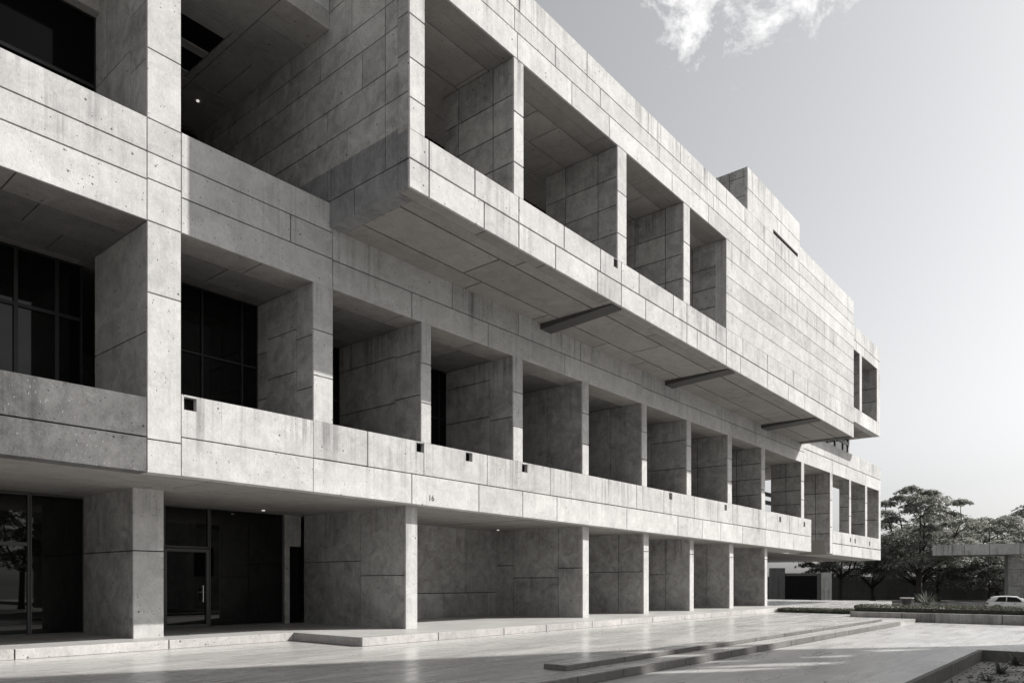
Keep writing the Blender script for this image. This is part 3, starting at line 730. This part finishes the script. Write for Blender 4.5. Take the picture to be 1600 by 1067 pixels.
# ------------------------------------------------------------------ trees
def tree(loc, h, fork, spread, tiers, seed, label, leafmat='leaf', per=520, size=.34, trunk_r=.22, group=None, low=.30, tier_r=1.5, name='tree', zflat=.30):
    rg = random.Random(seed)
    t = thing(name, label, 'tree', loc, group)
    L = Vector(loc)
    bt = bmesh.new(); bl = bmesh.new()
    lean = Vector((rg.uniform(-.15, .15), rg.uniform(-.15, .15), 0))
    top = L + Vector((0, 0, fork)) + lean
    tube(bt, [L - Vector((0, 0, .1)), L + Vector((0, 0, .3)), L + (top-L)*.55, top], [trunk_r*1.5, trunk_r*1.1, trunk_r*.92, trunk_r*.9], 9)
    nl = 5
    limbs = []
    for i in range(nl):
        az = i*2*math.pi/nl + rg.uniform(-.35, .35)
        r = spread*rg.uniform(.35, .6); hh = h*rg.uniform(.70, .9)
        if i == 0: r *= .25; hh = h*.93
        end = L + Vector((math.cos(az)*r, math.sin(az)*r, hh))
        mid = top.lerp(end, .45) + Vector((math.cos(az)*r*.22, math.sin(az)*r*.22, -.05*h))
        q = top.lerp(end, .75) + Vector((math.cos(az)*r*.12, math.sin(az)*r*.12, 0))
        tube(bt, [top - Vector((0, 0, .15)), top.lerp(mid, .5) , mid, q, end], [trunk_r*.6, trunk_r*.5, trunk_r*.38, trunk_r*.24, trunk_r*.08], 7)
        limbs.append((top, mid, q, end))
    for k in range(tiers):
        f = (k+.5)/tiers
        z = h*(low + (1-low)*f) - rg.uniform(0, .04)*h
        prof = math.sin(math.pi*min(1, .22 + f*.72))**.8
        rr = spread*prof*math.sqrt(rg.uniform(.03, 1))
        az = k*2.399 + rg.uniform(-.4, .4)
        c = L + Vector((math.cos(az)*rr, math.sin(az)*rr, z))
        lb = min(limbs, key=lambda l: min((l[1]-c).length, (l[2]-c).length))
        src = min(lb, key=lambda p: (p-c).length + (2 if p.z > c.z else 0))
        tube(bt, [src, src.lerp(c, .55) + Vector((0, 0, -.15)), c], [trunk_r*.22, trunk_r*.14, trunk_r*.05], 5)
        tr = tier_r*rg.uniform(.65, 1.25)*(1.1-.35*f)
        el = rg.uniform(.65, 1.0); ea = rg.uniform(0, 3.14)
        pts, dr = [], []
        for _ in range(per):
            a = rg.uniform(0, 6.283); q = math.sqrt(rg.random())
            lump = 1 + .28*math.sin(a*5 + k) + .16*math.sin(a*9 + 2*k)
            px, py = math.cos(a)*q*tr*lump, math.sin(a)*q*tr*el*lump
            dx, dy = px*math.cos(ea)-py*math.sin(ea), px*math.sin(ea)+py*math.cos(ea)
            zz = tr*zflat*(1-1.4*q*q) + rg.gauss(0, tr*.07)
            pts.append(c + Vector((dx, dy, zz))); dr.append(Vector((dx, dy, 0))*(.55*q/tr))
        leaves(bl, pts, size, rg, .38, dr)
    obj('trunk', bt, M['bark'], t, smooth=True)
    obj('crown', bl, M[leafmat], t)
    return t
tree((96.5, 18.75, -1.1), 13.6, 3.6, 7.2, 44, 31, 'large spreading tree with flat tiers of leaves right of the building end', 'leaf', 620, .42, .34, None, .36, 1.9)
tree((100.0, 28.5, -1.1), 9.2, 3.4, 6.2, 26, 32, 'dark tree seen beneath the overhang beside the pale gate pillar', 'leaf_dark', 520, .42, .30, None, .42, 1.8)
tree((107.5, 21.0, -1.1), 10.2, 2.4, 7.4, 30, 33, 'bushy tree behind the large spreading tree', 'leaf_far', 460, .5, .3, 'trees behind the road wall', .34, 2.1)
tree((112.0, 13.5, -1.1), 10.8, 2.6, 6.8, 30, 34, 'rounded tree rising above the left end of the canopy roof', 'leaf_far', 460, .5, .3, 'trees behind the road wall', .2, 2.1)
tree((124.0, 8.5, -1.1), 13.4, 3, 8.0, 32, 35, 'tall far tree above the middle of the canopy roof', 'leaf_far', 420, .55, .3, 'trees behind the road wall', .2, 2.4)
tree((132.0, 15.0, -1.1), 12.0, 3, 8.0, 30, 38, 'farthest tree with its top showing between two nearer crowns', 'leaf_far', 420, .55, .3, 'trees behind the road wall', .2, 2.4)
tree((118.0, 20.5, -1.1), 11.5, 2.6, 8.0, 32, 39, 'dense pale tree filling the gap behind the large spreading tree', 'leaf_far', 440, .55, .3, 'trees behind the road wall', .34, 2.4)
tree((114.0, 28.0, -1.1), 8.6, 2.0, 7.0, 26, 40, 'low tree behind the dark gateway and the overhang', 'leaf_far', 400, .5, .3, 'trees behind the road wall', .42, 2.2)
tree((120.0, 3.5, -1.1), 11.8, 2.6, 7.5, 30, 41, 'far tree above the right part of the canopy roof', 'leaf_far', 420, .55, .3, 'trees behind the road wall', .15, 2.4)
tree((104.0, 12.4, -1.1), 5.2, 1.5, 3.6, 16, 36, 'small dark tree standing under the canopy roof against the wall', 'leaf_dark', 360, .36, .16, None, .35, 1.3)
tree((47.8, 2.45, -1.1), 7.2, 3.2, 2.0, 12, 37, 'tree at the right edge with only a few leaf sprays showing', 'leaf', 420, .2, .16, None, .4, .8)

# ------------------------------------------------------------------ gate, walls, canopy building, low wall
t = thing('gate_wall', 'dark walled gateway with a pale square pillar under the overhang', 'gate', (83.0, 28.5, -1.1))
rg = random.Random(2)
V = Vector((.6424, -.7664, 0)); D = Vector((.7664, .6424, 0))
def obox(bm, o, w, d, z0, z1):       # box whose face looks back along the approach road
    o = Vector(o); p = [o, o+V*w, o+V*w+D*d, o+D*d]
    prism(bm, [(q.x, q.y) for q in p][::-1], z0, z1)
bm = bmesh.new(); obox(bm, (81.35, 30.5, 0), 1.6, .5, -1.1, 3.2); obox(bm, (81.9, 29.75, 0), .6, .5, -1.1, 2.3); obj('wall', bm, M['dark_conc'], t)
bm = bmesh.new(); obox(bm, (82.45, 29.2, 0), 3.45, .4, -1.1, 2.35); obj('panel', bm, M['black'], t)
bm = bmesh.new(); obox(bm, (82.45, 29.17, 0), 3.5, .5, 2.36, 2.62); obj('cap', bm, M['dark_conc'], t)
bm = bmesh.new(); obox(bm, (84.68, 26.53, 0), .42, .5, -1.1, 2.62); obj('post', bm, M['dark_conc'], t)
bm = bmesh.new(); obox(bm, (84.98, 26.17, 0), 1.15, 1.0, -1.1, 2.68); obj('pillar', bm, M['conc'], t)
bm = bmesh.new(); obox(bm, (108, 47, 0), 70, .5, -1.1, 2.5)
tag(obj('boundary_wall', bm, M['dark_conc']), 'long dark boundary wall behind the trees and the road', 'wall')
bm = bmesh.new(); obox(bm, (76.5, 27, 0), 26, .35, -1.1, -.52)
tag(obj('road_wall', bm, M['fin']), 'low grey wall along the near side of the road', 'wall')
t = thing('canopy_building', 'low concrete pavilion with a flat overhanging roof slab at the right edge', 'pavilion', (95, 8, -1.1))
c0 = Vector((88.5, 15.86, 0)); ang = R(-30)
V2 = Matrix.Rotation(ang, 3, 'Z') @ V; D2 = Matrix.Rotation(ang, 3, 'Z') @ D
def pbox(bm, a, b_, c, d, z0, z1):
    p = [c0+V2*a+D2*c, c0+V2*b_+D2*c, c0+V2*b_+D2*d, c0+V2*a+D2*d]; prism(bm, [(q.x, q.y) for q in p][::-1], z0, z1)
bm = bmesh.new()
x = 0
for w in (1.0, 1.9, 2.2, 2.6, 2.1, 2.4, 3.0, 2.6): pbox(bm, x, x+w-.05, 0, .3, 4.45, 5.55); x += w
pbox(bm, 0, 17.7, .3, 8, 4.47, 5.53); obj('roof_slab', bm, M['conc'], t)
bm = bmesh.new(); x = 6.8
for w in (3.1, 3.1, 3.2):
    for z0, z1 in ((-1.1, 1.2), (1.24, 2.9), (2.94, 4.46)): pbox(bm, x, x+w-.04, 1.6, 1.9, z0, z1)
    x += w
pbox(bm, 6.85, 16, 1.9, 7, -1.1, 4.46); obj('wall', bm, M['fin'], t)

# ------------------------------------------------------------------ car
car = thing('parked_car', 'white hatchback parked side-on in front of the pavilion', 'car', (79.9, 8.5, -1.1))
CR = Matrix.Rotation(R(-27), 3, 'Z'); CV = CR @ V; CD = CR @ D
def cpt(x, y, z): p = Vector((78.0, 9.67, -1.1)) + CV*x + CD*y; return Vector((p.x, p.y, p.z+z))
def loft(secs, name, mat, parent, smooth=True):
    """secs: (x, [(y, z)...]) cross sections along the car"""
    bm = bmesh.new(); rings = [[bm.verts.new(cpt(x, y, z)) for y, z in s] for x, s in secs]
    n = len(rings[0])
    for a, b_ in zip(rings, rings[1:]):
        for i in range(n): bm.faces.new((a[i], a[(i+1) % n], b_[(i+1) % n], b_[i]))
    bm.faces.new(rings[0][::-1]); bm.faces.new(rings[-1])
    return obj(name, bm, mat, parent, smooth)
def sec(x, zl, zm, zt, w):
    return (x, [(.12+.9-w, zl), (.9-w, zl+.12), (.9-w, zm), (.9-w+.05, zt-.05), (.9-w+.13, zt), (.9+w-.13, zt), (.9+w-.05, zt-.05), (.9+w, zm), (.9+w, zl+.12), (.9+w-.12, zl)])
loft([sec(0, .42, .62, .85, .70), sec(.08, .30, .68, .95, .80), sec(.35, .24, .72, .99, .88), sec(.9, .22, .74, .97, .9), sec(2.0, .2, .72, .93, .9), sec(3.0, .2, .72, .94, .9), sec(3.5, .22, .7, .88, .89), sec(3.95, .26, .6, .78, .84), sec(4.15, .32, .52, .66, .74), sec(4.2, .38, .48, .58, .66)], 'body', M['carpaint'], car)
def gsec(x, zb_, zt, w0, w1): return (x, [(.9-w0, zb_), (.9-w1, zt-.06), (.9-w1+.1, zt), (.9+w1-.1, zt), (.9+w1, zt-.06), (.9+w0, zb_)])
loft([gsec(.12, .93, 1.02, .78, .70), gsec(.42, .95, 1.37, .82, .62), gsec(.8, .94, 1.45, .84, .63), gsec(1.6, .92, 1.49, .84, .64), gsec(2.3, .91, 1.45, .84, .63), gsec(2.75, .91, 1.28, .83, .62), gsec(3.25, .91, .97, .80, .68)], 'cabin', M['carpaint'], car)
def sidewin(pts, parent):
    for y0, s in ((0, 1), (1.8, -1)):
        bm = bmesh.new(); vs = []
        for x, z in pts:
            k = (z-.94)/.46
            y = (.055 + k*.20)*s + y0 - .012*s
            vs.append(bm.verts.new(cpt(x, y, z)))
        f = bm.faces.new(vs if s < 0 else vs[::-1]); g = bmesh.ops.extrude_face_region(bm, geom=[f])
        bmesh.ops.translate(bm, verts=[v for v in g['geom'] if isinstance(v, bmesh.types.BMVert)], vec=CD*(-.02*s))
        obj('window', bm, M['glass'], parent)
sidewin([(.62, .99), (1.42, .97), (1.48, 1.40), (.95, 1.38)], car)
sidewin([(1.52, .97), (2.72, .96), (2.25, 1.36), (1.57, 1.40)], car)
bm = bmesh.new()
v = [cpt(.16, .25, 1.0), cpt(.16, 1.55, 1.0), cpt(.39, 1.40, 1.32), cpt(.39, .40, 1.32)]
bm.faces.new([bm.verts.new(q - CV*.03) for q in v]); f = bm.faces[:][0] if False else None
bmesh.ops.solidify(bm, geom=bm.faces[:], thickness=.02); obj('rear_window', bm, M['glass'], car)
bm = bmesh.new(); v = [cpt(2.40, .35, 1.40), cpt(2.40, 1.45, 1.40), cpt(3.18, 1.55, 1.0), cpt(3.18, .25, 1.0)]
bm.faces.new([bm.verts.new(q + CV*.02 + Vector((0, 0, .03))) for q in v]); bmesh.ops.solidify(bm, geom=bm.faces[:], thickness=.02); obj('windscreen', bm, M['glass'], car)
for x in (.78, 3.35):
    for y, s in ((0, 1), (1.8, -1)):
        bm = bmesh.new(); c = cpt(x, y+.09*s, .31); tube(bm, [c - CD*.10, c - CD*.09, c + CD*.09, c + CD*.10], [.27, .31, .31, .27], 22); w = obj('wheel', bm, M['tyre'], car)
        bm = bmesh.new(); c2 = cpt(x, y-.012*s, .31)
        for k in range(5):
            a = k*2*math.pi/5; d = CV*math.cos(a) + Vector((0, 0, math.sin(a))); tube(bm, [c2, c2 + d*.19], [.035, .025], 6)
        ring = [c2 + (CV*math.cos(a*math.pi/8) + Vector((0, 0, math.sin(a*math.pi/8))))*.195 for a in range(17)]; tube(bm, ring, [.018]*17, 6)
        obj('rim', bm, M['rim'], w)
        bm = bmesh.new()
        arc = [cpt(x + .36*math.cos(a*math.pi/10), y-.004*s, .33 + .36*math.sin(a*math.pi/10)) for a in range(11)]; tube(bm, arc, [.035]*11, 6); obj('wheel_arch', bm, M['trim'], car)
for y in (.16, 1.64):
    bm = bmesh.new(); c = cpt(.07, y, .80); tube(bm, [c - CV*.05 - CD*.14, c + CD*.14], [.08, .08], 8); obj('tail_light', bm, M['lampred'], car)
    bm = bmesh.new(); c = cpt(4.02, y+.06*(1 if y < 1 else -1), .66); tube(bm, [c - CD*.12, c + CD*.12], [.07, .07], 8); obj('headlight', bm, M['lampclear'], car)
for y, s in ((-.10, 1), (1.90, -1)):
    bm = bmesh.new(); c = cpt(2.62, y, 1.02); tube(bm, [c - CV*.06, c + CV*.02, c + CV*.09], [.05, .085, .04], 8); tube(bm, [c, cpt(2.62, y+.18*s, .97)], [.025, .025], 6); obj('mirror', bm, M['carpaint'], car)
    for x in (1.15, 2.1):
        bm = bmesh.new(); c = cpt(x, y+.09*s, .80); tube(bm, [c - CV*.09, c + CV*.09], [.02, .02], 6); obj('handle', bm, M['trim'], car)

# ------------------------------------------------------------------ unseen trees and a block added to shade the forecourt
NB = thing('shade_block', 'unseen concrete block added across the forecourt to cast shade on it', 'building', (32, -14, -.1))
A = Vector((22.5, -3.6, 0)); U = Vector((.90, -.436, 0)).normalized(); W_ = Vector((-.436, -.90, 0)).normalized()
def nbox(bm, a, b_, c, d, z0, z1):
    p = [A+U*a+W_*c, A+U*b_+W_*c, A+U*b_+W_*d, A+U*a+W_*d]; prism(bm, [(q.x, q.y) for q in p], z0, z1)
NH = 26.2
rr_ = [(0, -.14, 24.2, NH)]
for h in ((6.7, 15.2, 9.1, 17.4), (9.6, 15.6, 12.2, 18.2), (12.9, 20.0, 15.2, 22.2), (15.7, 18.4, 18.4, 20.4), (19.3, 24.0, 21.6, 25.6), (16.4, 14.2, 18.6, 16.2), (11.0, 11.2, 13.2, 13.2), (20.4, 20.8, 22.6, 22.4)): rr_ = hole(rr_, h)
bm = bmesh.new()
for (a, c, b_, d) in rr_: nbox(bm, a, b_, 0, .12, c, d)
obj('shade_screen', bm, M['fin'], NB)  # thin screen added to cast shade, openings shaped to leave light streaks
bm = bmesh.new(); nbox(bm, 0, 6.0, .13, 12, -.14, NH-.3); obj('wall', bm, M['fin'], NB)
bm = bmesh.new(); nbox(bm, 6.1, 24.0, 9, 12, -.14, 11); obj('wall', bm, M['fin'], NB)
for z in (2, 6, 10, 14, 18, 22):
    for k in range(2):
        bm = bmesh.new(); nbox(bm, .8+k*2.7, 2.7+k*2.7, -.06, -.003, z, z+1.9); obj('window', bm, M['glass'], NB)
g = 'shade trees by the forecourt'
tree((27.5, -4.2, -.15), 11.5, 3.5, 3.4, 20, 51, 'broad shade tree beside the added shade block', 'leaf', 260, .42, .2, g, .35, 1.25)
tree((13.5, -13.0, -.42), 9.5, 2.6, 4.2, 22, 52, 'shade tree nearest the viewpoint, mirrored in the entrance glass', 'leaf', 260, .42, .2, g, .32, 1.5)
tree((18.5, -21.0, -.42), 10.5, 2.8, 4.6, 22, 53, 'shade tree farther behind the viewpoint, mirrored in the entrance glass', 'leaf', 260, .42, .2, g, .32, 1.5)

# ------------------------------------------------------------------ light, sky, camera
sd = Vector((1.22, -1.0, 1.24)).normalized()
sun = bpy.data.lights.new('sun', 'SUN'); sun.energy = 4.25; sun.angle = R(.53); sun.color = (1, .972, .937)
so = bpy.data.objects.new('sun', sun); COL.objects.link(so)
so.rotation_euler = (-sd).to_track_quat('-Z', 'Y').to_euler()
w = bpy.data.worlds.new('World'); scn.world = w; w.use_nodes = True
nt = w.node_tree; nt.nodes.clear()
out = N(nt, 'ShaderNodeOutputWorld'); bg = N(nt, 'ShaderNodeBackground')
sky = N(nt, 'ShaderNodeTexSky', sky_type='NISHITA'); sky.sun_disc = False
sky.sun_elevation = math.asin(sd.z); sky.sun_rotation = math.atan2(sd.x, sd.y)
sky.air_density = 1.0; sky.dust_density = 3.0; sky.ozone_density = 1.0; sky.altitude = 50
hs = N(nt, 'ShaderNodeHueSaturation'); hs.inputs['Saturation'].default_value = .10
nt.links.new(sky.outputs[0], hs.inputs['Color'])
tc = N(nt, 'ShaderNodeTexCoord').outputs['Generated']
def cloud(dirv, r0, r1):
    d = N(nt, 'ShaderNodeVectorMath', operation='DISTANCE'); nt.links.new(tc, d.inputs[0]); d.inputs[1].default_value = Vector(dirv).normalized()
    return mapr(nt, d.outputs['Value'], r0, r1, 1, 0)
env = math_n(nt, 'MAXIMUM', cloud((.951, .421, .84), .01, .125), math_n(nt, 'MULTIPLY', cloud((1.045, .320, .84), .0, .078), .76))
env = math_n(nt, 'MAXIMUM', env, math_n(nt, 'MULTIPLY', cloud((.3, -.8, .5), .1, .6), .8))
nz = noise_n(nt, mapping(nt, tc, (1, 1, 1.5)), 14, 10, .68, .25)
cl = mapr(nt, math_n(nt, 'ADD', nz, math_n(nt, 'MULTIPLY', env, .46)), .71, .93, 0, 1)
cl = math_n(nt, 'MULTIPLY', cl, mapr(nt, env, 0, .45, 0, 1))
mx = N(nt, 'ShaderNodeMix', data_type='RGBA'); nt.links.new(cl, mx.inputs[0]); nt.links.new(hs.outputs[0], mx.inputs[6]); mx.inputs[7].default_value = (9.6, 9.55, 9.4, 1)
nt.links.new(mx.outputs[2], bg.inputs[0]); bg.inputs[1].default_value = .098
nt.links.new(bg.outputs[0], out.inputs[0])

cam = bpy.data.cameras.new('camera'); cam.sensor_width = 36; cam.lens = 1146.74/1600*36
cam.shift_y = (910.1-533.5)/1600; cam.clip_start = .1; cam.clip_end = 3000
co = bpy.data.objects.new('camera', cam); COL.objects.link(co)
co.location = (0, 0, 1.55); co.rotation_euler = (R(90), 0, -R(90-39.972))
scn.camera = co
vs = scn.view_settings
vs.view_transform = 'Standard'; vs.look = 'None'; vs.exposure = 0.56; vs.gamma = 1.0
